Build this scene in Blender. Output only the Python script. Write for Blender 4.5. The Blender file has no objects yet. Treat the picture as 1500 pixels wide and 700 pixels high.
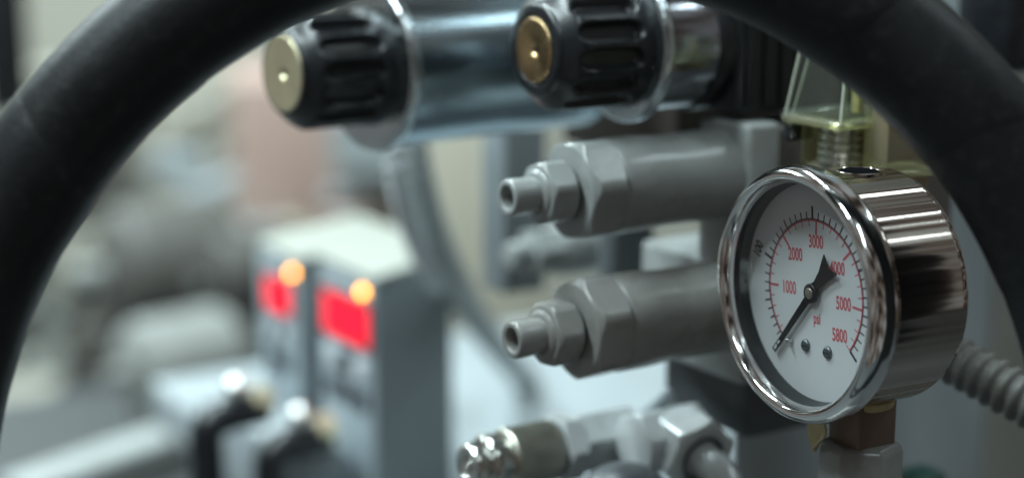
import bpy, bmesh, math, random
from mathutils import Vector, Matrix

random.seed(7)
PI = math.pi
S = bpy.context.scene
COL = S.collection

# ------------------------------------------------------------------ camera
PITCH = math.radians(12.0)
CAM_Z = 1.2
LENS = 60.0
FPX = LENS / 36.0 * 1500.0            # focal length in photo pixels
cam_d = bpy.data.cameras.new('camera')
cam = bpy.data.objects.new('camera', cam_d)
COL.objects.link(cam)
cam.location = (0, 0, CAM_Z)
cam.rotation_euler = (PI / 2 - PITCH, 0, 0)
cam_d.lens = LENS
cam_d.sensor_width = 36
cam_d.clip_start = 0.01
cam_d.clip_end = 50
cam_d.dof.use_dof = True
cam_d.dof.focus_distance = 0.447
cam_d.dof.aperture_fstop = 4.1
cam_d.dof.aperture_blades = 8
S.camera = cam

# ------------------------------------------------------------------ world (dim noise for workshop surroundings, mottled for brown reflections in metal)
W = bpy.data.worlds.new('World')
S.world = W
W.use_nodes = True
wn = W.node_tree
wn.nodes.clear()
wo = wn.nodes.new('ShaderNodeOutputWorld')
wb = wn.nodes.new('ShaderNodeBackground')
wt = wn.nodes.new('ShaderNodeTexCoord')
wz = wn.nodes.new('ShaderNodeTexNoise')
wz.inputs['Scale'].default_value = 5.0
wz.inputs['Detail'].default_value = 1.5
wr = wn.nodes.new('ShaderNodeValToRGB')
e = wr.color_ramp.elements
e[0].position = 0.40; e[0].color = (0.022, 0.018, 0.015, 1)
e[1].position = 0.66; e[1].color = (0.50, 0.56, 0.57, 1)
k = wr.color_ramp.elements.new(0.50); k.color = (0.19, 0.145, 0.115, 1)
wn.links.new(wt.outputs['Generated'], wz.inputs['Vector'])
wn.links.new(wz.outputs['Fac'], wr.inputs['Fac'])
wn.links.new(wr.outputs['Color'], wb.inputs['Color'])
wb.inputs['Strength'].default_value = 0.37
wn.links.new(wb.outputs[0], wo.inputs['Surface'])

# ------------------------------------------------------------------ lamps: rows of ceiling strip lights
def strip(loc, length, width, power, rotz=0.0, col=(0.80, 0.97, 1.0)):
    l = bpy.data.lights.new('ceiling_strip_light', 'AREA')
    l.shape = 'RECTANGLE'; l.size = length; l.size_y = width
    l.energy = power; l.color = col
    o = bpy.data.objects.new('ceiling_strip_light', l)
    COL.objects.link(o)
    o.location = loc; o.rotation_euler = (0, 0, rotz)
    return o
strip((-1.15, 0.10, 3.0), 1.4, 0.09, 48, 1.2)
strip((0.15, -0.90, 3.0), 1.4, 0.09, 9, 1.2)
strip((-0.55, 1.60, 3.0), 1.4, 0.09, 40, 1.2)
strip((-2.2, 2.6, 3.0), 1.4, 0.09, 75, 1.2)
strip((1.9, 1.1, 3.0), 1.4, 0.09, 7, 1.2)

S.view_settings.view_transform = 'Standard'
S.view_settings.look = 'None'
S.view_settings.exposure = 0.62
S.view_settings.gamma = 1.0
S.render.engine = 'CYCLES'
S.cycles.use_denoising = True
S.cycles.max_bounces = 10
S.cycles.transparent_max_bounces = 12
S.cycles.caustics_reflective = False
S.cycles.caustics_refractive = False
S.cycles.sample_clamp_indirect = 6.0
S.cycles.blur_glossy = 0.3

# ------------------------------------------------------------------ frames of reference
def P(px, py, d):
    """world point seen at photo pixel (px, py) at depth d metres"""
    F = Vector((0, math.cos(PITCH), -math.sin(PITCH)))
    U = Vector((0, math.sin(PITCH), math.cos(PITCH)))
    R = Vector((1, 0, 0))
    return Vector((0, 0, CAM_Z)) + d * (F + (px - 750) / FPX * R - (py - 350) / FPX * U)

THETA = math.radians(58.0)
UAX = Vector((-math.sin(THETA), -math.cos(THETA), 0))     # machine axis, outwards
VAX = Vector((math.cos(THETA), -math.sin(THETA), 0))
UROT = math.atan2(UAX.y, UAX.x)
DECK_Z = CAM_Z - 0.30

# ------------------------------------------------------------------ materials
MATS = {}
def mat(name, col, rough=0.45, metal=0.0, var=0.12, vscale=90.0, bump=0.0, bscale=400.0,
        spec=0.5, coat=0.0, dirt=None, dirt_amt=0.35, dscale=45.0, rvar=0.12, stretch=None):
    m = bpy.data.materials.new(name)
    m.use_nodes = True
    nt = m.node_tree
    b = nt.nodes['Principled BSDF']
    b.inputs['Metallic'].default_value = metal
    b.inputs['Roughness'].default_value = rough
    b.inputs['Specular IOR Level'].default_value = spec
    b.inputs['Coat Weight'].default_value = coat
    tc = nt.nodes.new('ShaderNodeTexCoord')
    src = tc.outputs['Object']
    if stretch:
        mp = nt.nodes.new('ShaderNodeMapping')
        mp.inputs['Scale'].default_value = stretch
        nt.links.new(src, mp.inputs['Vector']); src = mp.outputs[0]
    n1 = nt.nodes.new('ShaderNodeTexNoise')
    n1.inputs['Scale'].default_value = vscale
    n1.inputs['Detail'].default_value = 6
    nt.links.new(src, n1.inputs['Vector'])
    rp = nt.nodes.new('ShaderNodeValToRGB')
    rp.color_ramp.elements[0].position = 0.25
    rp.color_ramp.elements[1].position = 0.75
    rp.color_ramp.elements[0].color = tuple(c * (1 - var) for c in col) + (1,)
    rp.color_ramp.elements[1].color = tuple(min(1, c * (1 + var)) for c in col) + (1,)
    nt.links.new(n1.outputs['Fac'], rp.inputs['Fac'])
    out = rp.outputs['Color']
    if dirt:
        n2 = nt.nodes.new('ShaderNodeTexNoise')
        n2.inputs['Scale'].default_value = dscale
        n2.inputs['Detail'].default_value = 8
        n2.inputs['Roughness'].default_value = 0.65
        nt.links.new(src, n2.inputs['Vector'])
        r2 = nt.nodes.new('ShaderNodeValToRGB')
        r2.color_ramp.elements[0].position = 0.52
        r2.color_ramp.elements[1].position = 0.72
        r2.color_ramp.elements[0].color = (0, 0, 0, 1)
        r2.color_ramp.elements[1].color = (dirt_amt,) * 3 + (1,)
        nt.links.new(n2.outputs['Fac'], r2.inputs['Fac'])
        mx = nt.nodes.new('ShaderNodeMixRGB')
        mx.inputs['Color2'].default_value = tuple(dirt) + (1,)
        nt.links.new(r2.outputs['Color'], mx.inputs['Fac'])
        nt.links.new(out, mx.inputs['Color1'])
        out = mx.outputs['Color']
    nt.links.new(out, b.inputs['Base Color'])
    if rvar:
        mr = nt.nodes.new('ShaderNodeMapRange')
        mr.inputs['To Min'].default_value = max(0.02, rough * (1 - rvar))
        mr.inputs['To Max'].default_value = min(1, rough * (1 + rvar))
        nt.links.new(n1.outputs['Fac'], mr.inputs['Value'])
        nt.links.new(mr.outputs[0], b.inputs['Roughness'])
    if bump:
        n3 = nt.nodes.new('ShaderNodeTexNoise')
        n3.inputs['Scale'].default_value = bscale
        n3.inputs['Detail'].default_value = 4
        nt.links.new(src, n3.inputs['Vector'])
        bp = nt.nodes.new('ShaderNodeBump')
        bp.inputs['Strength'].default_value = bump
        bp.inputs['Distance'].default_value = 0.0006
        nt.links.new(n3.outputs['Fac'], bp.inputs['Height'])
        nt.links.new(bp.outputs[0], b.inputs['Normal'])
    MATS[name] = m
    return m

def clear_mat(name, tint, rough=0.05, base=0.08, haze=0.0):
    """clear plastic or glass: tinted see-through with a fresnel reflection"""
    m = bpy.data.materials.new(name)
    m.use_nodes = True
    nt = m.node_tree
    nt.nodes.clear()
    o = nt.nodes.new('ShaderNodeOutputMaterial')
    t = nt.nodes.new('ShaderNodeBsdfTransparent'); t.inputs['Color'].default_value = tuple(tint) + (1,)
    g = nt.nodes.new('ShaderNodeBsdfGlossy'); g.inputs['Roughness'].default_value = rough
    lw = nt.nodes.new('ShaderNodeLayerWeight'); lw.inputs['Blend'].default_value = 0.5
    pw = nt.nodes.new('ShaderNodeMath'); pw.operation = 'POWER'; pw.inputs[1].default_value = 4.0
    nt.links.new(lw.outputs['Facing'], pw.inputs[0])
    fr = nt.nodes.new('ShaderNodeMapRange')
    fr.inputs['To Min'].default_value = 0.035; fr.inputs['To Max'].default_value = 0.85
    nt.links.new(pw.outputs[0], fr.inputs['Value'])
    mx = nt.nodes.new('ShaderNodeMixShader')
    nt.links.new(fr.outputs[0], mx.inputs[0])
    nt.links.new(t.outputs[0], mx.inputs[1]); nt.links.new(g.outputs[0], mx.inputs[2])
    last = mx
    if haze:
        d = nt.nodes.new('ShaderNodeBsdfDiffuse'); d.inputs['Color'].default_value = tuple(tint) + (1,)
        m2 = nt.nodes.new('ShaderNodeMixShader'); m2.inputs[0].default_value = haze
        nt.links.new(mx.outputs[0], m2.inputs[1]); nt.links.new(d.outputs[0], m2.inputs[2])
        last = m2
    nt.links.new(last.outputs[0], o.inputs['Surface'])
    MATS[name] = m
    return m

def glow(name, col, strength):
    m = bpy.data.materials.new(name)
    m.use_nodes = True
    b = m.node_tree.nodes['Principled BSDF']
    b.inputs['Base Color'].default_value = tuple(c * 0.3 for c in col) + (1,)
    b.inputs['Emission Color'].default_value = tuple(col) + (1,)
    b.inputs['Emission Strength'].default_value = strength
    MATS[name] = m
    return m

mat('rubber', (0.010, 0.0105, 0.012), 0.42, var=0.25, vscale=60, bump=0.25, bscale=900, dirt=(0.05, 0.05, 0.05), dirt_amt=0.3, dscale=260, spec=0.24)
mat('chrome', (0.80, 0.79, 0.78), 0.11, 1.0, var=0.04, vscale=60, rvar=0.3)
mat('steel_case', (0.46, 0.405, 0.365), 0.17, 1.0, var=0.10, vscale=55, rvar=0.35, stretch=(0.35, 3, 3))  # warm tint puts brown reflections into the metal colour
def ripple(m):
    nt = m.node_tree
    b = nt.nodes['Principled BSDF']
    tc = nt.nodes.new('ShaderNodeTexCoord'); mp = nt.nodes.new('ShaderNodeMapping')
    mp.inputs['Scale'].default_value = (0.0, 1, 1)
    nz = nt.nodes.new('ShaderNodeTexNoise'); nz.inputs['Scale'].default_value = 150; nz.inputs['Detail'].default_value = 1.5
    bp = nt.nodes.new('ShaderNodeBump'); bp.inputs['Strength'].default_value = 1.0; bp.inputs['Distance'].default_value = 0.0024
    nt.links.new(tc.outputs['Object'], mp.inputs['Vector']); nt.links.new(mp.outputs[0], nz.inputs['Vector'])
    nt.links.new(nz.outputs['Fac'], bp.inputs['Height']); nt.links.new(bp.outputs[0], b.inputs['Normal'])
ripple(MATS['steel_case'])
mat('dial_white', (0.74, 0.77, 0.79), 0.5, var=0.02, rvar=0)
mat('ink_black', (0.012, 0.014, 0.02), 0.5, var=0, rvar=0)
mat('ink_red', (0.62, 0.12, 0.15), 0.5, var=0, rvar=0)
mat('needle_black', (0.008, 0.008, 0.010), 0.35, var=0.1)
mat('needle_matt', (0.006, 0.006, 0.007), 0.9, var=0.1, spec=0.0)
mat('black_plastic', (0.013, 0.015, 0.018), 0.30, var=0.25, vscale=120, bump=0.12, bscale=1400, dirt=(0.06, 0.06, 0.06), dirt_amt=0.25, dscale=200)
mat('black_matt', (0.012, 0.014, 0.016), 0.45, var=0.2, bump=0.1, bscale=900)
mat('grey_paint', (0.31, 0.325, 0.32), 0.24, var=0.10, vscale=70, bump=0.14, bscale=260, dirt=(0.16, 0.14, 0.11), dirt_amt=0.5, dscale=70)
mat('warm_grey_paint', (0.275, 0.275, 0.262), 0.25, var=0.10, vscale=70, bump=0.14, bscale=260, dirt=(0.12, 0.10, 0.08), dirt_amt=0.5, dscale=70)
mat('block_paint', (0.36, 0.38, 0.375), 0.42, var=0.08, vscale=50, bump=0.2, bscale=220, dirt=(0.22, 0.20, 0.16), dirt_amt=0.4, dscale=40)
mat('panel_paint', (0.33, 0.37, 0.39), 0.5, var=0.05, vscale=20, bump=0.1, bscale=300)
mat('beige_panel', (0.34, 0.33, 0.30), 0.5, var=0.05, vscale=20)
mat('white_paint', (0.58, 0.61, 0.62), 0.28, 0.15, var=0.06, vscale=70, bump=0.12, bscale=240, dirt=(0.3, 0.28, 0.24), dirt_amt=0.35, dscale=80)
mat('deck_paint', (0.34, 0.38, 0.40), 0.42, var=0.10, vscale=14, bump=0.1, bscale=90)
mat('brass', (0.78, 0.56, 0.30), 0.26, 1.0, var=0.10, vscale=150, rvar=0.3)
mat('nickel_face', (0.92, 0.84, 0.58), 0.34, 0.9, var=0.06, vscale=150)
mat('zinc', (0.36, 0.45, 0.50), 0.24, 1.0, var=0.14, vscale=40, rvar=0.4, stretch=(0.4, 2, 2))
mat('zinc_bright', (0.62, 0.68, 0.71), 0.22, 1.0, var=0.12, vscale=90, rvar=0.4, bump=0.3, bscale=500)
mat('dark_chrome', (0.30, 0.31, 0.34), 0.16, 1.0, var=0.12, vscale=40, rvar=0.4)
mat('nickel', (0.72, 0.73, 0.70), 0.14, 1.0, var=0.08, vscale=80)
mat('knurl_steel', (0.55, 0.54, 0.47), 0.30, 1.0, var=0.15, vscale=120)
mat('conduit_grey', (0.40, 0.43, 0.43), 0.45, var=0.08, vscale=60)
mat('conduit_warm', (0.165, 0.165, 0.155), 0.42, var=0.08, vscale=60)
mat('block_shade', (0.12, 0.11, 0.10), 0.45, var=0.12)
mat('valve_shade', (0.055, 0.045, 0.038), 0.4, var=0.15)
mat('dome_dark', (0.07, 0.078, 0.085), 0.4, var=0.1)
mat('post_paint', (0.24, 0.27, 0.285), 0.45, var=0.08)
mat('white_gloss', (0.86, 0.88, 0.86), 0.2, var=0.02, coat=0.5)
mat('glint_metal', (0.95, 0.95, 0.92), 0.32, 1.0, var=0.02)
mat('cream_plastic', (0.36, 0.37, 0.325), 0.5, var=0.04)
mat('meter_grey', (0.36, 0.42, 0.455), 0.45, var=0.05)
mat('meter_side', (0.19, 0.22, 0.235), 0.5, var=0.05)
mat('button_white', (0.62, 0.66, 0.68), 0.45, var=0.03)
mat('tape_yellow', (0.60, 0.52, 0.27), 0.40, var=0.2, vscale=200, bump=0.4, bscale=500)
mat('copper_brown', (0.20, 0.14, 0.105), 0.45, var=0.15, vscale=80)
mat('screw_dark', (0.16, 0.18, 0.19), 0.3, 0.8, var=0.1)
mat('gland_smoke', (0.46, 0.47, 0.43), 0.2, 0.8, var=0.2, vscale=200)
mat('hub_bronze', (0.34, 0.33, 0.28), 0.35, 0.8)
mat('pin_silver', (0.65, 0.67, 0.68), 0.25, 1.0)
mat('green_plastic', (0.01, 0.06, 0.045), 0.4)
mat('wall_far', (0.44, 0.42, 0.355), 0.8, var=0.10, vscale=3)
mat('carton_pink', (0.50, 0.35, 0.30), 0.7, var=0.06, vscale=8)
mat('cream_far', (0.66, 0.62, 0.50), 0.7, var=0.05, vscale=8)
mat('machine_far', (0.33, 0.34, 0.32), 0.5, var=0.1, vscale=8)
mat('machine_dark', (0.11, 0.105, 0.095), 0.5, var=0.15, vscale=8)
mat('floor_far', (0.07, 0.075, 0.078), 0.6, var=0.1, vscale=4)
clear_mat('gauge_glass', (0.97, 0.98, 0.98), 0.02)
clear_mat('clear_plastic', (0.88, 0.90, 0.85), 0.06, haze=0.02)
clear_mat('amber_plastic', (0.92, 0.90, 0.70), 0.08, haze=0.14)
clear_mat('highlight_clear', (0.85, 0.88, 0.78), 0.1, haze=0.4)
glow('red_display', (1.0, 0.004, 0.032), 1.1)
glow('red_panel', (1.0, 0.004, 0.03), 0.42)
glow('orange_lamp', (1.0, 0.36, 0.008), 9.0)

# ------------------------------------------------------------------ mesh helpers (dimensions in millimetres)
class MB:
    def __init__(s):
        s.v = []; s.f = []
    def grid(s, rings, closed=True, cap0=False, cap1=False, loop=False):
        n = len(rings[0]); b = len(s.v)
        for r in rings: s.v.extend(r)
        m = len(rings)
        for i in range(m if loop else m - 1):
            i2 = (i + 1) % m
            for j in range(n if closed else n - 1):
                j2 = (j + 1) % n
                s.f.append((b + i * n + j, b + i * n + j2, b + i2 * n + j2, b + i2 * n + j))
        if cap0: s.f.append(tuple(b + j for j in range(n))[::-1])
        if cap1: s.f.append(tuple(b + (m - 1) * n + j for j in range(n)))
        return s
    def lathe(s, prof, n=64, cap0=False, cap1=False, off=(0, 0, 0)):
        """profile [(x, r)] turned round the X axis"""
        rings = []
        for x, r in prof:
            r = max(r, 0.0005)
            rings.append([(x + off[0], r * math.cos(2 * PI * j / n) + off[1], r * math.sin(2 * PI * j / n) + off[2]) for j in range(n)])
        return s.grid(rings, True, cap0, cap1)
    def surf(s, xs, n, rf, cap0=True, cap1=True, a0=0.0):
        rings = []
        for x in xs:
            ring = []
            for j in range(n):
                a = a0 + 2 * PI * j / n
                r = rf(x, a)
                ring.append((x, r * math.cos(a), r * math.sin(a)))
            rings.append(ring)
        return s.grid(rings, True, cap0, cap1)
    def box(s, lo, hi):
        x0, y0, z0 = lo; x1, y1, z1 = hi
        b = len(s.v)
        s.v += [(x0, y0, z0), (x1, y0, z0), (x1, y1, z0), (x0, y1, z0), (x0, y0, z1), (x1, y0, z1), (x1, y1, z1), (x0, y1, z1)]
        s.f += [tuple(b + i for i in q) for q in ((0, 3, 2, 1), (4, 5, 6, 7), (0, 1, 5, 4), (1, 2, 6, 5), (2, 3, 7, 6), (3, 0, 4, 7))]
        return s
    def prism(s, poly, x0, x1):
        """polygon in (y, z) pushed along X"""
        s.grid([[(x0, y, z) for y, z in poly], [(x1, y, z) for y, z in poly]], True, True, True)
        return s
    def sweep(s, pts, rad, n=20, caps=True):
        pts = [Vector(p) for p in pts]
        rings = []
        t = (pts[1] - pts[0]).normalized()
        nrm = t.orthogonal().normalized()
        for i, p in enumerate(pts):
            if i == 0: t2 = (pts[1] - pts[0]).normalized()
            elif i == len(pts) - 1: t2 = (pts[-1] - pts[-2]).normalized()
            else: t2 = (pts[i + 1] - pts[i - 1]).normalized()
            q = t.rotation_difference(t2)
            nrm = (q @ nrm).normalized(); t = t2
            bn = t.cross(nrm)
            r = rad(i) if callable(rad) else rad
            rings.append([tuple(p + r * (math.cos(2 * PI * j / n) * nrm + math.sin(2 * PI * j / n) * bn)) for j in range(n)])
        return s.grid(rings, True, caps, caps)

def build(name, mb, material, parent=None, bevel=0.0, segs=3, sharp=30.0, smooth=True, scale=0.001):
    me = bpy.data.meshes.new(name)
    me.from_pydata([tuple(c * scale for c in v) for v in mb.v], [], mb.f)
    bm = bmesh.new(); bm.from_mesh(me)
    bmesh.ops.remove_doubles(bm, verts=bm.verts, dist=1e-7)
    bmesh.ops.recalc_face_normals(bm, faces=bm.faces)
    if bevel:
        ed = [e for e in bm.edges if len(e.link_faces) == 2 and e.calc_face_angle(0) > math.radians(28)]
        bmesh.ops.bevel(bm, geom=ed, offset=bevel * scale, segments=segs, profile=0.5, affect='EDGES', clamp_overlap=True)
    bm.to_mesh(me); bm.free()
    if smooth:
        me.shade_smooth()
        me.set_sharp_from_angle(angle=math.radians(sharp))
    me.materials.append(MATS[material])
    o = bpy.data.objects.new(name, me)
    COL.objects.link(o)
    if parent: o.parent = parent
    return o

def tag(o, label, cat, group=None):
    o['label'] = label; o['category'] = cat
    if group: o['group'] = group
    return o

def thing(name, label, cat, loc, rotz=UROT, group=None):
    o = bpy.data.objects.new(name, None)
    o.empty_display_size = 0.01
    COL.objects.link(o)
    o.location = loc; o.rotation_euler = (0, 0, rotz)
    return tag(o, label, cat, group)

def structure(o):
    o['kind'] = 'structure'
    return o

def rp(pts, rad, k=4):
    """round the inner corners of a profile"""
    out = [pts[0]]
    for i in range(1, len(pts) - 1):
        a, b, c = Vector(pts[i - 1]), Vector(pts[i]), Vector(pts[i + 1])
        r = min(rad, (a - b).length * 0.45, (c - b).length * 0.45)
        p0 = b + (a - b).normalized() * r; p1 = b + (c - b).normalized() * r
        for j in range(k + 1):
            t = j / k
            out.append(tuple((1 - t) ** 2 * p0 + 2 * t * (1 - t) * b + t * t * p1))
    out.append(pts[-1])
    return out

def hexr(a, af):
    s = PI / 3
    d = (a % s) - s / 2
    return (af / 2) / math.cos(d)

def hexnut(mb, x0, x1, af, turn=0.0, cham=1.3, both=True, soft=False):
    """hexagon with the turned 30 degree corner chamfer, solid, along X"""
    lo, hi = min(x0, x1), max(x0, x1)
    rc = af / math.sqrt(3)
    xs = [lo + t for t in (0, 0.2, 0.45, 0.8, 1.2, 1.7, 2.3)] + [hi - t for t in (2.3, 1.7, 1.2, 0.8, 0.45, 0.2, 0)]
    def rf(x, a):
        e = (hi - x)
        if both: e = min(e, x - lo)
        cone = af / 2 * 0.955 + e * 1.15 if soft else af / 2 * 0.985 + e * 1.75
        return min(hexr(a - turn, af), cone, rc - (0.028 * af if soft else 0.2))
    return mb.surf(xs, 96, rf, a0=turn)

def local(pw, obj_loc, rotz=UROT):
    """world point -> local millimetres of a thing"""
    d = (Vector(pw) - Vector(obj_loc))
    return Matrix.Rotation(-rotz, 3, 'Z') @ d * 1000.0

def bez(p, n=24):
    """Catmull-Rom through points"""
    p = [Vector(q) for q in p]
    q = [p[0] * 2 - p[1]] + p + [p[-1] * 2 - p[-2]]
    out = []
    for i in range(1, len(q) - 2):
        for j in range(n):
            t = j / n
            out.append(0.5 * ((2 * q[i]) + (-q[i - 1] + q[i + 1]) * t + (2 * q[i - 1] - 5 * q[i] + 4 * q[i + 1] - q[i + 2]) * t * t + (-q[i - 1] + 3 * q[i] - 3 * q[i + 1] + q[i + 2]) * t ** 3))
    out.append(p[-1])
    return out

def wbox(name, centre, size, material, parent=None, rotz=UROT, bevel=1.5, **kw):
    """a box of its own: centre in world metres, size in mm along (u, v, z)"""
    a, b, c = (d / 2 for d in size)
    o = build(name, MB().box((-a, -b, -c), (a, b, c)), material, parent, bevel=bevel, **kw)
    o.location = centre; o.rotation_euler = (0, 0, rotz)
    return o

# ================================================================== SETTING
wall = build('background_wall', MB().box((-3500, 0, -1400), (3500, 60, 2000)), 'wall_far')
wall.location = (0, 3.6, 1.0); structure(wall)
floor = build('workshop_floor', MB().box((-3500, -600, -40), (3500, 3590, 0)), 'floor_far')
floor.location = (0, 0, 0.0); structure(floor)
# pale machine deck that the indicators and hoses stand on
deck = wbox('machine_deck', P(830, 600, 0.95), (330, 420, 30), 'deck_paint', bevel=4)
deck.location.z = DECK_Z - 0.015
structure(deck)

# ================================================================== MANIFOLD BLOCK behind the two fittings
BASE = P(1052, 262, 0.525)                       # where the upper fitting meets the block
blk_o = BASE + VAX * (-0.005)
top = 24.0
tz = (P(1088, 176, 0.52).z - blk_o.z) * 1000
bz = (P(1082, 586, 0.512).z - blk_o.z) * 1000
blk = thing('manifold_block', 'grey painted steel manifold block carrying the two nozzle fittings', 'manifold', blk_o)
mb = MB().box((-13, -5, -48), (0, 19, tz))
build('body', mb, 'block_paint', blk, bevel=2.0)
build('shaded_rear', MB().box((-90, -4, -48), (-13.2, 17.5, tz - 1.5)), 'block_shade', blk, bevel=2.0)  # side of the block away from the light, its shade put into the colour
build('lower_body', MB().box((-90, -34, bz), (0.6, 19.4, -26)), 'block_paint', blk, bevel=2.0)
build('under_box', MB().box((-60, -34, bz - 22), (-10, 10, bz - 0.3)), 'dome_dark', blk, bevel=2)  # dark box added for the shaded opening under the block

# ================================================================== NOZZLE FITTINGS
def nozzle_fitting(tip, turn, label, material, hexturn2):
    t = thing('nozzle_fitting', label, 'fitting', tip, group='nozzle fittings on the manifold block')
    # hollow nozzle
    m = MB().lathe(rp([(-6, 0.01), (-6, 3.1), (-0.4, 3.3), (0, 3.7), (0, 4.9), (-0.8, 5.4), (-3.2, 5.4), (-11.2, 5.1), (-11.6, 5.0)], 0.35), 56)
    build('nozzle', m, material, t)
    m = MB().lathe(rp([(-9.2, 3), (-9.2, 6.2), (-10.2, 7.4), (-11.2, 7.4), (-11.2, 3)], 0.4), 56)
    build('shoulder', m, material, t)
    m = hexnut(MB(), -10.4, -19.6, 17.4, turn, soft=True)
    build('hex_nut', m, material, t, bevel=0.45, segs=2, sharp=30)
    m = MB().lathe(rp([(-18.2, 3), (-18.2, 7.4), (-22.4, 7.4), (-22.4, 3)], 0.5), 48)
    build('seal_groove', m, 'black_matt', t)
    m = hexnut(MB(), -20.8, -33.6, 27.8, hexturn2, soft=True)
    build('hex_body', m, material, t, bevel=0.6, segs=2, sharp=30)
    m = MB().lathe(rp([(-32.8, 3), (-32.8, 14.3), (-43, 14.3), (-53, 13.6), (-84, 14.3), (-84, 3)], 1.4, 5), 72)
    build('sleeve', m, material, t)
    return t
TIP1 = P(742, 290, 0.486)
TIP2 = P(749, 498, 0.480)
nozzle_fitting(TIP1, 0.30, 'upper grey nozzle fitting with hexagon nuts, directly under the black ribbed knob', 'grey_paint', 0.18)
nozzle_fitting(TIP2, 0.05, 'lower grey nozzle fitting with hexagon nuts, just above the knurled coupling', 'warm_grey_paint', 0.42)

# ================================================================== PRESSURE GAUGE
G0 = P(1169.5, 432, 0.446)
GTH = math.radians(61.3)
GROT = math.atan2(-math.cos(GTH), -math.sin(GTH))
ROLL = math.radians(6.0)
g = thing('pressure_gauge', 'round chrome pressure gauge with white dial and black needle resting near zero', 'gauge', G0, GROT)
# bezel: rolled bright ring, x = 0 is the front plane
m = MB().lathe(rp([(-5.0, 30.6), (-5.0, 33.2), (-3.4, 34.0), (0.2, 34.0), (2.2, 33.2), (3.2, 31.8), (2.8, 30.3), (1.0, 29.5), (-0.4, 29.3)], 1.1, 6), 128)
build('bezel', m, 'chrome', g, sharp=50)
m = MB().lathe(rp([(-0.2, 29.5), (-0.6, 29.15), (-6.2, 28.9), (-6.4, 29.6)], 0.1, 3), 96)
build('window_gasket', m, 'black_matt', g)
m = MB().lathe([(-0.3, 0.0), (-0.3, 29.4)], 96)
build('glass_pane', m, 'gauge_glass', g)
# case
m = MB().lathe(rp([(-4.4, 29.0), (-4.4, 32.2), (-6.2, 32.2), (-6.8, 31.3), (-28.6, 31.3), (-30.6, 30.4), (-31.5, 28.5), (-31.5, 0.0)], 1.2, 5), 128)
case = build('case', m, 'steel_case', g, sharp=40)
m = MB()
hz = []
for i in range(7):
    t_ = i / 6
    hz.append((5.4 * math.cos(t_ * PI / 2), 31.0 + 1.1 * math.sin(t_ * PI / 2)))
rings = [[(-18.6 + r * math.cos(2 * PI * j / 40), r * math.sin(2 * PI * j / 40), z) for j in range(40)] for r, z in [(6.3, 30.0), (6.1, 31.3), (5.6, 31.5), (5.3, 31.2)]]
build('plug_collar', MB().grid(rings, True), 'steel_case', g)
rings = [[(-18.6 + r * math.cos(2 * PI * j / 40), r * math.sin(2 * PI * j / 40), z) for j in range(40)] for r, z in [(5.3, 30.6), (5.25, 31.3), (5.0, 31.45), (2.0, 31.4), (0.01, 31.4)]]
build('filling_plug', MB().grid(rings, True), 'needle_matt', g)
# dial
DX = -5.4
dial = build('dial', MB().lathe([(DX - 0.8, 0.0), (DX - 0.8, 29.1), (DX, 29.1), (DX, 0.0)], 96), 'dial_white', g, sharp=40)
dial.rotation_euler = (ROLL, 0, 0)
def ang(bar): return math.radians(225 - 270 * bar / 400.0)
def ptick(mb, a, r0, r1, w, x=DX + 0.05):
    ca, sa = math.cos(a), math.sin(a)
    q = []
    for r, s_ in ((r0, -1), (r1, -1), (r1, 1), (r0, 1)):
        q.append((x, r * ca - s_ * w / 2 * sa, r * sa + s_ * w / 2 * ca))
    b = len(mb.v); mb.v += q; mb.f.append((b, b + 1, b + 2, b + 3))
def parc(mb, a0, a1, r0, r1, x=DX + 0.05, n=90):
    ra = [(x, r0 * math.cos(a0 + (a1 - a0) * i / n), r0 * math.sin(a0 + (a1 - a0) * i / n)) for i in range(n + 1)]
    rb = [(x, r1 * math.cos(a0 + (a1 - a0) * i / n), r1 * math.sin(a0 + (a1 - a0) * i / n)) for i in range(n + 1)]
    mb.grid([ra, rb], closed=False)
RC = 19.35
mk, mr_ = MB(), MB()
parc(mk, ang(0), ang(400), RC + 0.0, RC + 0.28)
for i in range(41):
    a = ang(i * 10)
    if i % 10 == 0: ptick(mk, a, RC, RC + 3.5, 0.75)
    elif i % 5 == 0: ptick(mk, a, RC, RC + 2.7, 0.46)
    else: ptick(mk, a, RC, RC + 2.1, 0.42)
parc(mr_, ang(0), ang(400), RC - 0.45, RC - 0.05)
for i in range(30):
    a = ang(i * 200 / 14.5038)
    if i % 5 == 0: ptick(mr_, a, RC - 4.0, RC, 0.68)
    else: ptick(mr_, a, RC - 1.9, RC, 0.30)
build('bar_scale', mk, 'ink_black', dial, smooth=False)
build('psi_scale', mr_, 'ink_red', dial, smooth=False)
def dial_text(txt, y, z, h, material, rot=0.0, sx=0.62, name='numeral', bold=0.022):
    cu = bpy.data.curves.new(name, 'FONT')
    cu.body = txt; cu.align_x = 'CENTER'; cu.align_y = 'CENTER'
    cu.size = 1.0; cu.offset = bold; cu.resolution_u = 4
    tmp = bpy.data.objects.new('tmp', cu)
    COL.objects.link(tmp)
    bpy.context.view_layer.update()
    me = bpy.data.meshes.new_from_object(tmp.evaluated_get(bpy.context.evaluated_depsgraph_get()))
    bpy.data.objects.remove(tmp)
    me.name = name
    ca, sa = math.cos(rot), math.sin(rot)
    k = h / 0.70
    for v in me.vertices:
        p, q = v.co.x * k * sx, v.co.y * k
        v.co = Vector((DX + 0.06, y + p * ca - q * sa, z + p * sa + q * ca)) * 0.001
    me.materials.clear(); me.materials.append(MATS[material])
    o = bpy.data.objects.new(name, me)
    COL.objects.link(o); o.parent = dial
    return o
NUM = 3.4
dial_text('1000', -10.8, 0.2, NUM, 'ink_red')
dial_text('2000', -7.7, 9.4, NUM, 'ink_red')
dial_text('3000', 1.1, 13.4, NUM, 'ink_red')
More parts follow.
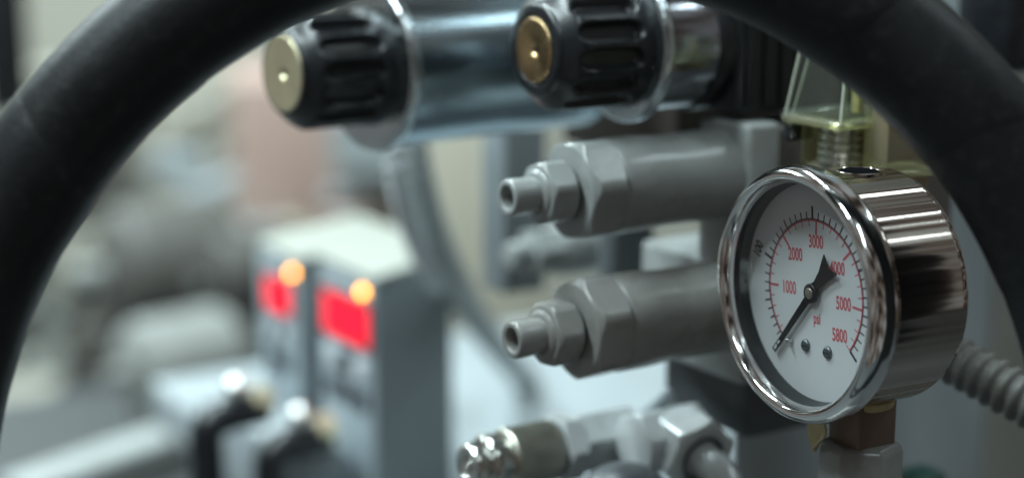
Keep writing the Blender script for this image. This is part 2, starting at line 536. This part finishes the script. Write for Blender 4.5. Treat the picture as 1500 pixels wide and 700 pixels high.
dial_text('4000', 9.5, 7.2, NUM, 'ink_red')
dial_text('5000', 11.6, -1.8, NUM, 'ink_red')
dial_text('5800', 9.7, -10.3, NUM, 'ink_red')
dial_text('psi', 0.6, -6.9, 3.0, 'ink_red', name='unit_mark')
dial_text('100', -23.9, 9.6, 3.2, 'ink_black', rot=math.radians(63), sx=0.66, bold=0.03)
for y, z in ((-4.3, -14.6), (4.8, -15.3)):
    mm = MB()
    mm.lathe(rp([(DX - 0.1, 1.75), (DX + 0.5, 1.65), (DX + 0.9, 1.2), (DX + 0.95, 0.0)], 0.2), 28, off=(0, y, z))
    sc_ = build('dial_screw', mm, 'screw_dark', dial)
    build('screw_slot', MB().box((DX + 0.93, y - 1.0, z - 0.18), (DX + 1.0, y + 1.0, z + 0.18)), 'ink_black', dial, smooth=False)
# stop pin for the needle
mm = MB().lathe(rp([(DX - 0.1, 0.65), (DX + 1.6, 0.65), (DX + 1.8, 0.4), (DX + 1.8, 0)], 0.15), 20, off=(0, -10.4, -14.0))
build('stop_pin', mm, 'pin_silver', dial)
# needle
NA = math.radians(225.6)
def npoly(pts, x0, x1):
    ca, sa = math.cos(NA), math.sin(NA)
    return MB().prism([(p * ca - q * sa, p * sa + q * ca) for p, q in pts], x0, x1)
NEEDLE = [(-11.6, -3.5), (-6.8, -1.8), (-3.2, -1.3), (-1.5, -1.9), (1.5, -1.9), (3.2, -1.05), (19.4, -0.72), (24.3, -0.74), (24.3, 0.74), (19.4, 0.72), (3.2, 1.05), (1.5, 1.9), (-1.5, 1.9), (-3.2, 1.3), (-6.8, 1.8), (-11.6, 3.5), (-10.3, 0.0)]
nd = build('needle', npoly(NEEDLE, DX + 0.9, DX + 1.3), 'needle_black', g, smooth=False)
nd.rotation_euler = (ROLL, 0, 0)
build('tip_window', npoly([(20.2, -0.30), (21.5, -0.32), (21.5, 0.32), (20.2, 0.30)], DX + 1.3, DX + 1.36), 'dial_white', nd, smooth=False)
build('tip_window', npoly([(22.1, -0.32), (23.6, -0.36), (23.6, 0.36), (22.1, 0.32)], DX + 1.3, DX + 1.36), 'dial_white', nd, smooth=False)
build('hub', MB().lathe(rp([(DX, 1.0), (DX + 0.8, 1.0), (DX + 0.8, 2.6), (DX + 1.7, 2.6), (DX + 2.0, 2.2), (DX + 2.0, 0)], 0.3), 40), 'needle_black', nd)
build('hub_cap', MB().lathe(rp([(DX + 2.0, 1.5), (DX + 2.25, 1.35), (DX + 2.3, 0)], 0.2), 40), 'hub_bronze', nd)
# stem: square shank and painted hexagon under the case
build('stem', MB().box((-30, -6.5, -48), (-17, 6.5, -30.4)), 'copper_brown', g, bevel=0.8)
mm = MB()
mm.lathe(rp([(32.5, 8.0), (33.0, 8.6), (35.0, 8.2), (35.6, 7.0)], 0.6), 40)
mm.v = [(-23.5 + a[1], a[2], -a[0] + 2.0) for a in mm.v]
build('thread_tape', mm, 'tape_yellow', g)
mm = MB().surf([-120, -46, -44.6, -43.4], 6, lambda x, a: 11.4 if x < -45 else (11.0 if x < -44 else 9.8), a0=0.35)
mm.v = [(-23.5 + a[1], a[2], a[0]) for a in mm.v]
build('socket', mm, 'grey_paint', g, bevel=0.5)
# crumpled strip of tape hanging from the front of the socket
random.seed(3)
mm = MB()
rings = []
for i in range(9):
    t_ = i / 8
    rings.append([(-12.4 + 1.2 * math.sin(5 * t_ + 2 * q) + 0.8 * q, -8.5 + 8.0 * q * (1 - 0.45 * t_) - 0.4 * t_ + 0.9 * math.sin(7 * t_ + q * 3), -33.5 - 14.5 * t_ * (1 - 0.18 * q)) for q in (0, 0.25, 0.5, 0.75, 1.0)])
mm.grid(rings, closed=False)
rings2 = [[(x - 0.5, y, z) for x, y, z in r] for r in rings]
mm.grid(rings2, closed=False)
build('tape_tail', mm, 'tape_yellow', g)

# block under the gauge, standing on the deck
gb = G0 + UAX * (-0.020); gb.z = 0
wb_ = thing('gauge_stand', 'grey steel block under the pressure gauge stem', 'block', Vector((gb.x, gb.y, DECK_Z)))
zz = (G0.z - DECK_Z) * 1000 - 119
build('block', MB().box((-30, -22, 0), (30, 22, zz)), 'block_paint', wb_, bevel=2)

# ================================================================== SOLENOIDS WITH RIBBED KNOBS
def solenoid(loc, label, face, ringmat, tubemat, tube_len, turn, coil, fr=9.7, tr=20.4, flr=23.7, th=THETA):
    t = thing('solenoid', label, 'solenoid', loc, math.atan2(-math.cos(th), -math.sin(th)), group='solenoids with ribbed knobs')
    def sc(m): return m
    NF = 14; KL = 31.0; KR = 18.4
    def rf(x, a):
        # x = 0 at the face, negative inwards
        d = -x
        if d < 1.0: base = 13.0 + 0.8 * math.sin(d * PI / 2)
        elif d < 7.0: base = 13.8 + (KR - 13.8) * math.sin((d - 1.0) / 6.0 * PI / 2) ** 1.15
        elif d < 26: base = KR
        else: base = KR + (d - 26) / 5 * 0.8
        ph = ((a - turn) * NF / (2 * PI)) % 1.0 - 0.5
        # rounded slot: superellipse footprint in angle and length
        ux = (d - 16.0) / 10.8
        q = abs(ph / 0.37) ** 2.6 + abs(ux) ** 5
        cut = 3.0 / (1 + math.exp(min(40, (q - 0.9) * 9)))
        return base - cut
    xs = [0, -0.25, -0.5, -0.75, -1.0] + [-1.0 - 0.5 * i for i in range(1, 61)]
    m = MB().surf(xs, NF * 20, rf, cap0=False, cap1=True)
    m.lathe(rp([(0, 13.0), (0, fr + 0.4), (-0.9, fr), (-0.9, 0)], 0.25), NF * 20)
    build('knob', sc(m), 'black_plastic', t, sharp=42)
    m = MB().lathe(rp([(-0.8, fr - 0.05), (0.2, fr - 0.3), (0.35, fr - 0.7), (0.1, 6.0), (-0.25, 1.9), (-0.5, 1.6), (-1.6, 0.8), (-1.7, 0)], 0.35, 4), 72)
    build('face_disc', sc(m), face, t)
    x0 = -KL + 0.5
    m = MB().lathe(rp([(x0, 8), (x0, flr - 1.4), (x0 - 0.8, flr - 0.2), (x0 - 2.4, flr), (x0 - 3.8, flr - 0.5), (x0 - 4.4, flr - 2), (x0 - 4.4, 8)], 0.7, 4), 96)
    build('flange_ring', sc(m), 'zinc_bright', t)
    x1 = x0 - 4.0
    m = MB().lathe(rp([(x1, 8), (x1, tr), (x1 - tube_len, tr), (x1 - tube_len, 8)], 1.0, 4), 96)
    build('tube', sc(m), tubemat, t, sharp=40)
    if coil:
        x0 = x1 - tube_len + 3
        m = MB().lathe(rp([(x0, 8), (x0, 21.4), (x0 - 6, 21.4), (x0 - 6, 8)], 0.8, 3), 80)
        cr = build('coil_ring', sc(m), 'black_plastic', t)
        x1 = x0 - 5.5
        m = MB().box((x1 - 62, -22, -21), (x1, 22, 30))
        build('coil_body', sc(m), 'black_matt', t, bevel=2.0)
        for i in range(9):
            xa = x1 - 3 - i * 6.4
            m = MB().box((xa - 4.4, 21.6, -19), (xa, 23.4, 28))
            build('rib', sc(m), 'black_matt', t, bevel=0.5)
        for z in (-7.5, 10.0):
            m = MB().box((x1 - 0.5, 11, z - 2.6), (x1 + 0.4, 16, z + 2.6))
            build('vent_slot', sc(m), 'ink_black', t)
    return t
S1 = P(782, 74, 0.498)
S2 = P(414, 108, 0.535)
solenoid(S1, 'black ribbed knob solenoid with brass face disc above the upper nozzle fitting', 'brass', 'dark_chrome', 'dark_chrome', 22, 0.12, True)
solenoid(S2, 'black ribbed knob solenoid with silvery face disc and long blue grey tube', 'nickel_face', 'zinc', 'zinc', 84, 0.30, False, 12.3, 26.4, 27.8, math.radians(53))
# valve body that carries both solenoids, its underside shade put into the colour
vb = S1 + UAX * (-0.130)
vo = wbox('valve_body', P(985, 150, 0.625), (50, 70, 34), 'valve_shade', bevel=2)
tag(vo, 'steel valve body, underside shade in its dark brown colour, behind the black ribbed coil housing', 'valve')

# ================================================================== CLEAR PLASTIC CABLE PLUG above the gauge
C0 = P(1236, 233, 0.492)
c = thing('cable_plug', 'clear yellowish plastic cable plug standing behind the top of the gauge', 'connector', C0)
def frust(mb, lo, hi, z0, z1):
    x0, x1, y0, y1 = lo; a0, a1, b0, b1 = hi
    b = len(mb.v)
    mb.v += [(x0, y0, z0), (x1, y0, z0), (x1, y1, z0), (x0, y1, z0), (a0, b0, z1), (a1, b0, z1), (a1, b1, z1), (a0, b1, z1)]
    mb.f += [tuple(b + i for i in q) for q in ((0, 3, 2, 1), (4, 5, 6, 7), (0, 1, 5, 4), (1, 2, 6, 5), (2, 3, 7, 6), (3, 0, 4, 7))]
    return mb
m = frust(MB(), (-10, 13, -11, 12), (-9, 8, -8, 9), 12.5, 42)
build('cover', m, 'clear_plastic', c, bevel=1.0)
m = frust(MB(), (-8.6, 11.2, -9.4, 10.4), (-7.8, 6.4, -6.4, 7.4), 13.2, 40)
build('cover_lining', m, 'clear_plastic', c, bevel=0.8)
m = MB().box((-11, -12, 10.6), (14, 13, 12.8))
def highlight_bar(p, q, w=0.42):
    build('edge_highlight', MB().sweep([p, q], w, 10), 'highlight_clear', c)  # pale bars imitating highlights along the cover edges
highlight_bar((13, -11, 12.8), (8, -8, 42)); highlight_bar((13, 12, 12.8), (8, 9, 42)); highlight_bar((-10, -11, 12.8), (-9, -8, 42)); highlight_bar((10, -11.2, 12.8), (3, -8.2, 42), 0.3)
build('cover_rim', m, 'amber_plastic', c, bevel=0.7)
m = MB()
pr = [(-2, 7.2)]
for i in range(5):
    x = -1 + i * 2.3
    pr += [(x, 7.2), (x + 0.5, 7.9), (x + 1.5, 7.9), (x + 2.0, 7.2)]
pr += [(11.2, 6.6), (11.2, 0)]
m.lathe([(-2, 0)] + pr, 48)
m.v = [(a[1], a[2], a[0]) for a in m.v]
build('threaded_gland', m, 'gland_smoke', c, sharp=40)
m = MB().lathe(rp([(0, 0), (0, 5.2), (3.2, 5.2), (3.4, 4.0), (10, 3.6), (10, 0)], 0.3), 32)
m.v = [(a[1], a[2], a[0]) for a in m.v]
build('gland_core', m, 'screw_dark', c)
build('gland_wall', MB().box((-9.6, -8.2, -1.5), (9.0, -7.6, 10.5)), 'amber_plastic', c, bevel=0.3)
build('gland_wall', MB().box((-9.6, 8.0, -1.5), (-5.0, 8.8, 10.5)), 'amber_plastic', c, bevel=0.3)
build('lock_tab', MB().box((4, -12.2, 4.8), (13, -8.4, 10.4)), 'black_plastic', c, bevel=1.2)
build('contact_strip', MB().box((-3, 1.0, 13.5), (-1, 4.0, 38)), 'tape_yellow', c, bevel=0.3)
build('contact_strip', MB().box((-6, 5.0, 13.5), (-4, 9.0, 30)), 'screw_dark', c, bevel=0.3)
build('side_housing', MB().box((-16, 9.4, -1.0), (2, 19.5, 27)), 'amber_plastic', c, bevel=1.0)
build('side_insert', MB().box((-14.5, 11.0, 1.4), (0.6, 17.9, 25)), 'copper_brown', c, bevel=0.6)
build('plug_base', MB().box((-17, -9, -3.2), (7, 20.2, -1.2)), 'amber_plastic', c, bevel=0.5)
build('base_plate', MB().box((-16, -8, -9), (5, 18, -3.4)), 'copper_brown', c, bevel=0.5)

# ================================================================== CABINET PANELS behind the gauge
pc = P(1262, 430, 0.655)
p1 = wbox('cabinet_panel', pc, (10, 96, 620), 'panel_paint', rotz=-PI / 2 - math.radians(12), bevel=2)
tag(p1, 'pale blue grey cabinet panel behind the pressure gauge', 'panel')
pe = P(1570, 430, 0.66)
p2 = wbox('cabinet_panel', pe, (10, 66, 620), 'beige_panel', rotz=-PI / 2 - math.radians(12), bevel=2)
tag(p2, 'beige grey cabinet panel at the right edge, behind the ribbed conduit', 'panel')
bx_ = wbox('junction_box', P(1500, 20, 0.56), (40, 26, 36), 'black_plastic', bevel=5)
tag(bx_, 'black box with rounded corner in the upper right corner', 'box')
gp = wbox('green_cap', P(1345, 712, 0.58), (16, 13, 12), 'green_plastic', bevel=3)
tag(gp, 'dark green plastic cap low down right of the gauge stem', 'cap')

# ================================================================== RIBBED CONDUIT, lower right
def ribbed(name, pts, r, pitch, depth, material, label, cat, n=22):
    path = bez(pts, 40)
    # even spacing
    L = [0.0]
    for i in range(1, len(path)): L.append(L[-1] + (path[i] - path[i - 1]).length)
    step = pitch * 0.001 / 7.0
    cnt = int(L[-1] / step)
    out = []; j = 0
    for i in range(cnt + 1):
        d = i * step
        while j < len(L) - 2 and L[j + 1] < d: j += 1
        f = (d - L[j]) / max(1e-9, L[j + 1] - L[j])
        out.append(path[j].lerp(path[j + 1], f))
    loc = out[0].copy()
    lp = [(p - loc) * 1000 for p in out]
    def rad(i):
        ph = (i % 7) / 7.0
        return (r - depth * (0.5 - 0.5 * math.cos(2 * PI * ph)) ** 1.4) * 1.0
    o = build(name, MB().sweep(lp, rad, n), material, sharp=60)
    o.location = loc
    return tag(o, label, cat)
ribbed('ribbed_conduit', [P(1335, 490, 0.515), P(1400, 528, 0.505), P(1470, 568, 0.495), P(1560, 625, 0.485), P(1640, 720, 0.48)], 7.6, 4.3, 1.5, 'conduit_warm',
       'grey ribbed conduit running from behind the gauge to the right edge', 'conduit')

# ================================================================== CURVED CONDUIT behind, left of the post
ribbed('curved_conduit', [P(598, 120, 0.72), P(603, 215, 0.72), P(618, 290, 0.74), P(648, 375, 0.78), P(690, 455, 0.86), P(735, 515, 0.95), P(775, 562, 1.04)], 7.6, 5.2, 1.5, 'conduit_grey',
       'grey flexible conduit curving down between the red displays and the fittings', 'conduit')
ribbed('clear_hose', [P(570, 170, 0.70), P(578, 240, 0.70), P(592, 310, 0.72), P(618, 380, 0.76), P(640, 420, 0.80)], 4.6, 7.0, 1.8, 'button_white',
       'thin pale spiral hose just left of the curving grey conduit', 'hose')

# ================================================================== POST AND BACK FITTING
po = wbox('steel_post', P(752, 300, 0.70), (20, 18, 70), 'post_paint', bevel=1.5)
tag(po, 'dark blue grey steel bracket hanging behind the upper nozzle', 'bracket')
ef = P(745, 375, 0.66)
t = thing('elbow_fitting', 'pale grey blurred fitting between the two nozzle fittings', 'fitting', ef)
build('nipple', MB().lathe(rp([(0, 0), (0, 5), (-10, 5.5), (-12, 0)], 1), 40), 'block_paint', t)
build('hex_nut', hexnut(MB(), -9, -22, 17, 0.2), 'block_paint', t, sharp=24)
build('body', MB().lathe(rp([(-21, 0), (-21, 10), (-28, 11), (-60, 11), (-60, 0)], 1.5), 40), 'block_paint', t)
sup = wbox('side_box', P(917, 395, 0.64), (18, 12, 34), 'meter_side', bevel=1.5)  # dark grey box filling the gap between the nozzle fittings
tag(sup, 'dark grey upright piece left of the manifold block, between the nozzle fittings', 'plate')

# ================================================================== KNURLED COUPLING, bottom centre
K0 = P(684, 684, 0.520)
t = thing('quick_coupling', 'bright steel quick coupling with knurled collar below the lower nozzle fitting', 'coupling', K0)
build('plug_ring', MB().lathe(rp([(-3, 3), (0, 4.2), (0, 6.4), (-1.2, 7.2), (-3.2, 7.2), (-4.2, 6.2), (-6.5, 6.0)], 0.5), 56), 'nickel', t)
build('inner_poppet', MB().lathe(rp([(-1.5, 4.4), (-1.0, 1.8), (0.8, 1.6), (1.0, 0)], 0.4), 32), 'nickel', t)
build('plug_neck', MB().lathe(rp([(-5.5, 5), (-5.5, 8.2), (-7.0, 9.0), (-9.0, 9.0), (-10.0, 7.6), (-14.0, 7.6)], 0.5), 56), 'nickel', t)
def kn(x, a):
    d = -x
    e_ = min(1.0, max(0.0, min(d - 13, 31 - d) / 1.2))
    return 8.9 + 0.6 * e_ + 0.22 * e_ * math.sin(40 * a + 2.2 * x) * math.sin(40 * a - 2.2 * x)
build('knurled_collar', MB().surf([-13 - 0.3 * i for i in range(61)], 240, kn), 'knurl_steel', t, sharp=60)
build('dark_ring', MB().lathe(rp([(-30.5, 3), (-30.5, 8.6), (-32.2, 8.6), (-32.2, 3)], 0.3), 48), 'black_matt', t)
build('hex_nut', hexnut(MB(), -31.8, -39.0, 19.5, 0.1), 'white_paint', t, sharp=24)
build('hex_adapter', hexnut(MB(), -38.5, -60.0, 18.0, 0.35), 'white_paint', t, sharp=24)
build('neck', MB().lathe(rp([(-59, 3), (-59, 7.2), (-72, 7.2), (-72, 3)], 0.5), 40), 'white_paint', t)
# ---- elbow with hexagon nut and pipe turning down to the right
E0 = P(985, 640, 0.535)
t = thing('elbow_union', 'white painted elbow union with pipe at the end of the knurled coupling', 'fitting', E0)
build('body', hexnut(MB(), -9, 15, 18.5, 0.35), 'white_paint', t, bevel=0.4, segs=2, sharp=30)
ex = Matrix.Rotation(math.radians(90), 3, 'Z') @ Matrix.Rotation(math.radians(10), 3, 'Y')
m = hexnut(MB(), 1, 15, 22.0, 0.25)
m.v = [tuple(ex @ Vector(p)) for p in m.v]
build('union_nut', m, 'white_paint', t, sharp=24)
m = MB().lathe(rp([(14, 6.2), (16.2, 7.9), (16.2, 6.6), (13.5, 5.4)], 0.3), 40)
m.v = [tuple(ex @ Vector(p)) for p in m.v]
build('dark_ring', m, 'dome_dark', t)  # shade of the gap between nut and pipe, built as a dark ring
m = MB().sweep([ex @ Vector(p) for p in bez([(12, 0, 0), (18, 0, 0), (24, 0, -1), (30, 0, -5), (35, 0, -13), (37, 0, -30), (37, 0, -70)], 6)], 5.4, 28)
build('pipe', m, 'white_paint', t)
m = MB().sweep([(10, -5, 6), (4, -5, 9), (-2, -5, 12.5), (-2.6, -5, 12.8)], lambda i: 3.0 if i < 3 else 2.2, 20)
build('bleed_screw', m, 'panel_paint', t)
# round dark knob under the coupling
d0 = P(915, 735, 0.515)
kb = thing('round_knob', 'dark grey domed knob at the bottom edge below the coupling', 'knob', d0)
m = MB().lathe(rp([(-30, 0), (-30, 13), (0, 14.5), (7, 12.5), (11, 7), (12.0, 0)], 4, 6), 48)
m.v = [(a[1], a[2], a[0]) for a in m.v]
build('dome', m, 'dome_dark', kb)

# ================================================================== DIGITAL INDICATORS
def meter(corner, w, dep, h, rise, disp, lamp, label, dgroup):
    """corner = upper right front corner of the housing; front faces +X, right is +Y"""
    t = thing('digital_indicator', label, 'indicator', corner, group=dgroup)
    mb = MB()
    b = len(mb.v)
    mb.v += [(-dep, -w, -h), (0, -w, -h), (0, 0, -h), (-dep, 0, -h), (-dep, -w, rise), (0, -w, 0), (0, 0, 0), (-dep, 0, rise)]
    mb.f += [(0, 3, 2, 1), (4, 5, 6, 7), (0, 1, 5, 4), (1, 2, 6, 5), (2, 3, 7, 6), (3, 0, 4, 7)]
    build('housing', mb, 'meter_side', t, bevel=1.0)
    mb = MB()
    mb.v += [(-dep - 1, -w - 1, rise + .3), (1.2, -w - 1, 0.3), (1.2, 1, 0.3), (-dep - 1, 1, rise + .3), (-dep - 1, -w - 1, rise + 3.3), (1.2, -w - 1, 3.0), (1.2, 1, 3.0), (-dep - 1, 1, rise + 3.3)]
    mb.f += [(0, 3, 2, 1), (4, 5, 6, 7), (0, 1, 5, 4), (1, 2, 6, 5), (2, 3, 7, 6), (3, 0, 4, 7)]
    build('lid', mb, 'cream_plastic', t, bevel=0.8)
    build('front_plate', MB().box((0.2, -w + 1, -h + 2), (1.4, -0.8, -1)), 'meter_grey', t, bevel=0.5)
    y0, y1, z0, z1 = disp
    build('display_bezel', MB().box((1.3, y0 - 2.2, z0 - 2), (1.9, y1 + 2.0, z1 + 2)), 'black_matt', t, bevel=0.2)
    build('display', MB().box((1.3, y0, z0), (2.2, y1, z1)), 'red_panel', t, bevel=0.3)
    nd_ = 4 if y1 - y0 > 40 else 3
    cw = (y1 - y0) / nd_
    for i in range(nd_):
        build('digit_cell', MB().box((2.21, y0 + i * cw + 0.14 * cw, z0 + 2.0), (2.5, y0 + (i + 1) * cw - 0.14 * cw, z1 - 2.0)), 'red_display', t, smooth=False)
    m = MB().lathe(rp([(1.2, 1.9), (2.6, 1.9), (3.4, 1.3), (3.7, 0)], 0.4), 24, off=(0, lamp[0], lamp[1]))
    build('indicator_lamp', m, 'orange_lamp', t)
    for r_ in range(2):
        for i in range(3):
            yy = y0 + 2 + i * (y1 - y0) / 3.0; zt = z0 - 7 - r_ * 15
            build('button', MB().box((1.3, yy, zt - 9), (3.2, yy + (y1 - y0) / 3.0 - 4, zt)), 'button_white' if (i + r_) % 2 == 0 and r_ == 0 else 'ink_black', t, bevel=0.8)
    return t
M1 = P(549, 414, 0.80)
meter(M1, 58, 42, 150, 7, (-52, -4, -34, -12.5), (-9.0, -6.0), 'nearer digital indicator with wide red display and orange lamp', 'digital indicators')
M2 = P(441, 386, 0.87)
meter(M2, 52, 58, 150, 8, (-41, -11, -31, -13), (-7, -6.0), 'farther digital indicator with small red display and orange lamp, on the left', 'digital indicators')

# ================================================================== BLACK PUSH-IN ELBOWS, bottom left
def elbow(loc, label):
    t = thing('push_in_elbow', label, 'fitting', loc, group='black push-in elbows')
    pts = [(-24, 0, -3), (-10, 0, -3), (-2, 0, -4)] + [(-2 + 8 * math.sin(a), 0, -12 + 8 * math.cos(a)) for a in [i * PI / 12 for i in range(1, 7)]] + [(6, 0, -20), (6, 0, -60)]
    build('tube', MB().sweep(pts, 8.3, 24), 'black_plastic', t)
    build('collar', MB().lathe(rp([(-12, 4), (-12, 8), (-18, 8), (-18, 4)], 0.8), 32, off=(0, 0, -3)), 'brass', t)
    build('nut', hexnut(MB(), -17.5, -26, 15, 0.3), 'nickel_face', t, sharp=24)
    m = MB()
    r = 5.6
    m.lathe([(r * math.cos(PI - i * PI / 16), max(0.001, r * math.sin(i * PI / 16))) for i in range(17)], 32, off=(-10, 0, 9.0))
    build('ball', m, 'glint_metal', t)  # ball added in place of a bright out-of-focus glint
    return t
elbow(P(318, 600, 0.80), 'black push-in elbow with ball standing in for a glint, the left one of the two')
elbow(P(412, 642, 0.80), 'black push-in elbow with ball standing in for a glint, nearest below the red displays')
# pale rail the elbows are screwed into
ra = wbox('connection_rail', P(395, 665, 0.875), (30, 120, 40), 'panel_paint', bevel=3)
tag(ra, 'pale grey connection rail behind the black elbows', 'rail')

# ================================================================== BLURRED WORKSHOP BACKGROUND
def far_box(name, px, py, d, size, material, label, cat, rotz=UROT):
    o = wbox(name, P(px, py, d), size, material, rotz=rotz, bevel=6)
    return tag(o, label, cat)
far_box('carton', 450, 215, 2.62, (220, 300, 240), 'carton_pink', 'pinkish brown carton far behind the red displays', 'carton', 0.2)
far_box('cream_cabinet', 690, 290, 2.2, (150, 330, 400), 'cream_far', 'cream cabinet far behind the curving conduit', 'cabinet', 0.1)
def far_motor(px, py, d, r, L, material, label, rz):
    t = thing('electric_motor', label, 'motor', P(px, py, d), rz, group='blurred motors in the background')
    m = MB().lathe(rp([(0, 0), (0, r * 0.55), (-L * 0.12, r), (-L, r), (-L * 1.1, r * 0.6), (-L * 1.1, 0)], r * 0.15), 40)
    build('housing', m, material, t)
    build('shaft', MB().lathe(rp([(r * 0.5, 0), (r * 0.5, r * 0.2), (-1, r * 0.2)], 2), 24), 'machine_far', t)
    build('under_box', MB().box((-L * 0.9, -r * 0.8, -r * 1.5), (-L * 0.15, r * 0.8, -r * 0.85)), material, t, bevel=4)
    return t
far_motor(150, 400, 2.0, 78, 150, 'machine_dark', 'dark round motor far back at the left', UROT)
far_motor(305, 410, 2.0, 50, 120, 'machine_dark', 'dark round motor far back, just left of the red displays', UROT + 0.3)
far_motor(190, 545, 1.7, 50, 110, 'machine_far', 'pale grey round motor far back at lower left', UROT + 0.2)
far_box('dark_post', 5, 40, 1.5, (40, 44, 150), 'black_matt', 'dark post far back in the upper left corner', 'post', 0.3)
# jumble of crates, pipes and tins along the far wall: one mass, nobody could count it
random.seed(21)
mj = MB(); slots = []
names = ['wall_far', 'machine_far', 'machine_dark', 'carton_pink', 'cream_far', 'panel_paint', 'deck_paint', 'conduit_warm']
def addj(fn, sl):
    n0 = len(mj.f); fn(); slots.extend([sl] * (len(mj.f) - n0))
for i in range(150):
    px = random.uniform(-120, 640); py = random.uniform(120, 640)
    c_ = P(px, py, random.uniform(2.4, 3.2)) * 1000
    a_, b_, h_ = random.uniform(15, 65), random.uniform(15, 60), random.uniform(12, 70)
    sl = random.choices(range(8), weights=[5, 5, 2 + 3 * (py > 330), 3 if 300 < px < 600 and py < 340 else 0.5, 4 if py < 340 else 1.5, 3, 2, 2])[0]
    if random.random() < 0.6:
        addj(lambda: mj.box((c_.x - a_, c_.y - b_, c_.z - h_), (c_.x + a_, c_.y + b_, c_.z + h_)), sl)
    else:
        addj(lambda: mj.sweep([(c_.x - h_ * 1.5, c_.y, c_.z - a_ * 0.6), (c_.x + h_ * 1.5, c_.y - b_, c_.z + a_ * 0.6)], 8 + b_ * 0.3, 14), sl)
me = bpy.data.meshes.new('workshop_clutter')
me.from_pydata([tuple(q * 0.001 for q in v) for v in mj.v], [], mj.f)
for q in names: me.materials.append(MATS[q])
for p_, sl in zip(me.polygons, slots): p_.material_index = sl
jo = bpy.data.objects.new('workshop_clutter', me); COL.objects.link(jo)
tag(jo, 'blurred jumble of workshop equipment along the far wall at left', 'clutter'); jo['kind'] = 'stuff'
far_box('far_table', 150, 790, 1.5, (620, 800, 40), 'floor_far', 'grey bench far back at lower left', 'bench', 0.5)
far_box('pale_beam', 250, 660, 1.15, (260, 34, 34), 'block_paint', 'pale beam slanting up behind the black elbows', 'beam', 0.95)

# ================================================================== HAND WHEEL RIM in the foreground
DW = 0.408
wc = P(768, 720, DW)
sW = FPX / (DW * 1000)                 # pixels per mm
RW = 851 / sW; TW = 92.0 / sW
hw = bpy.data.objects.new('hand_wheel', None)
COL.objects.link(hw)
hw.location = wc
hw.rotation_euler = (PI / 2 - PITCH, 0, 0)          # plane square to the lens
tag(hw, 'large black rubber wrapped wheel rim arching across the foreground', 'wheel')
# wheel local frame: x right, y up (in the picture), z towards the lens
seams = [20.9, 37.1, 52.8, 71.0, 89.3, 107.5, 125.4, 142.4, 159.7, 176.4]
kk = 176.4
while kk < 360 + 20.9 - 25:
    kk += (360 + 20.9 - 176.4) / 12.0
    if kk < 360 + 20.9 - 2: seams.append(kk)
slant = [2.0, 3.2, 2.4, 3.0, 3.5, 3.5, 4.0, 5.0, 4.0]
for i, a0 in enumerate(seams):
    a1 = seams[i + 1] if i + 1 < len(seams) else seams[0] + 360
    sl0 = slant[i % len(slant)]; sl1 = slant[(i + 1) % len(slant)]
    rings = []
    NA_ = 26; NB = 56
    fr = [0, 0.01, 0.02, 0.035, 0.05, 0.07] + [0.07 + 0.93 * q / NA_ for q in range(1, NA_ + 1)]
    for t_ in fr:
        ring = []
        for j in range(NB):
            b = 2 * PI * j / NB
            lean = math.cos(b)                    # +1 outer side, -1 inner side
            s0 = a0 - sl0 * lean * 0.5 + 0.5 * math.sin(b)
            s1 = a1 - sl1 * lean * 0.5 + 0.5 * math.sin(b) + 1.2
            a = math.radians(s0 + (s1 - s0) * t_)
            lip = 0.42 * (1 - math.exp(-t_ * 26)) * math.exp(-t_ * 1.6) - 0.25 * math.exp(-t_ * 26)
            r = TW - 0.35 + lip + 0.12 * math.sin(3.1 * a * 5 + b * 2) * t_
            adeg = math.degrees(a)
            sh = min(1, max(0, (adeg - 148) / 30.0)) * min(1, max(0, (262 - adeg) / 40.0)) * 16 / sW
            RR = RW + sh
            ring.append(((RR + r * math.cos(b)) * math.cos(a), (RR + r * math.cos(b)) * math.sin(a), r * math.sin(b)))
        rings.append(ring)
    build('wrap_band', MB().grid(rings, True, True, True), 'rubber', hw, sharp=50)
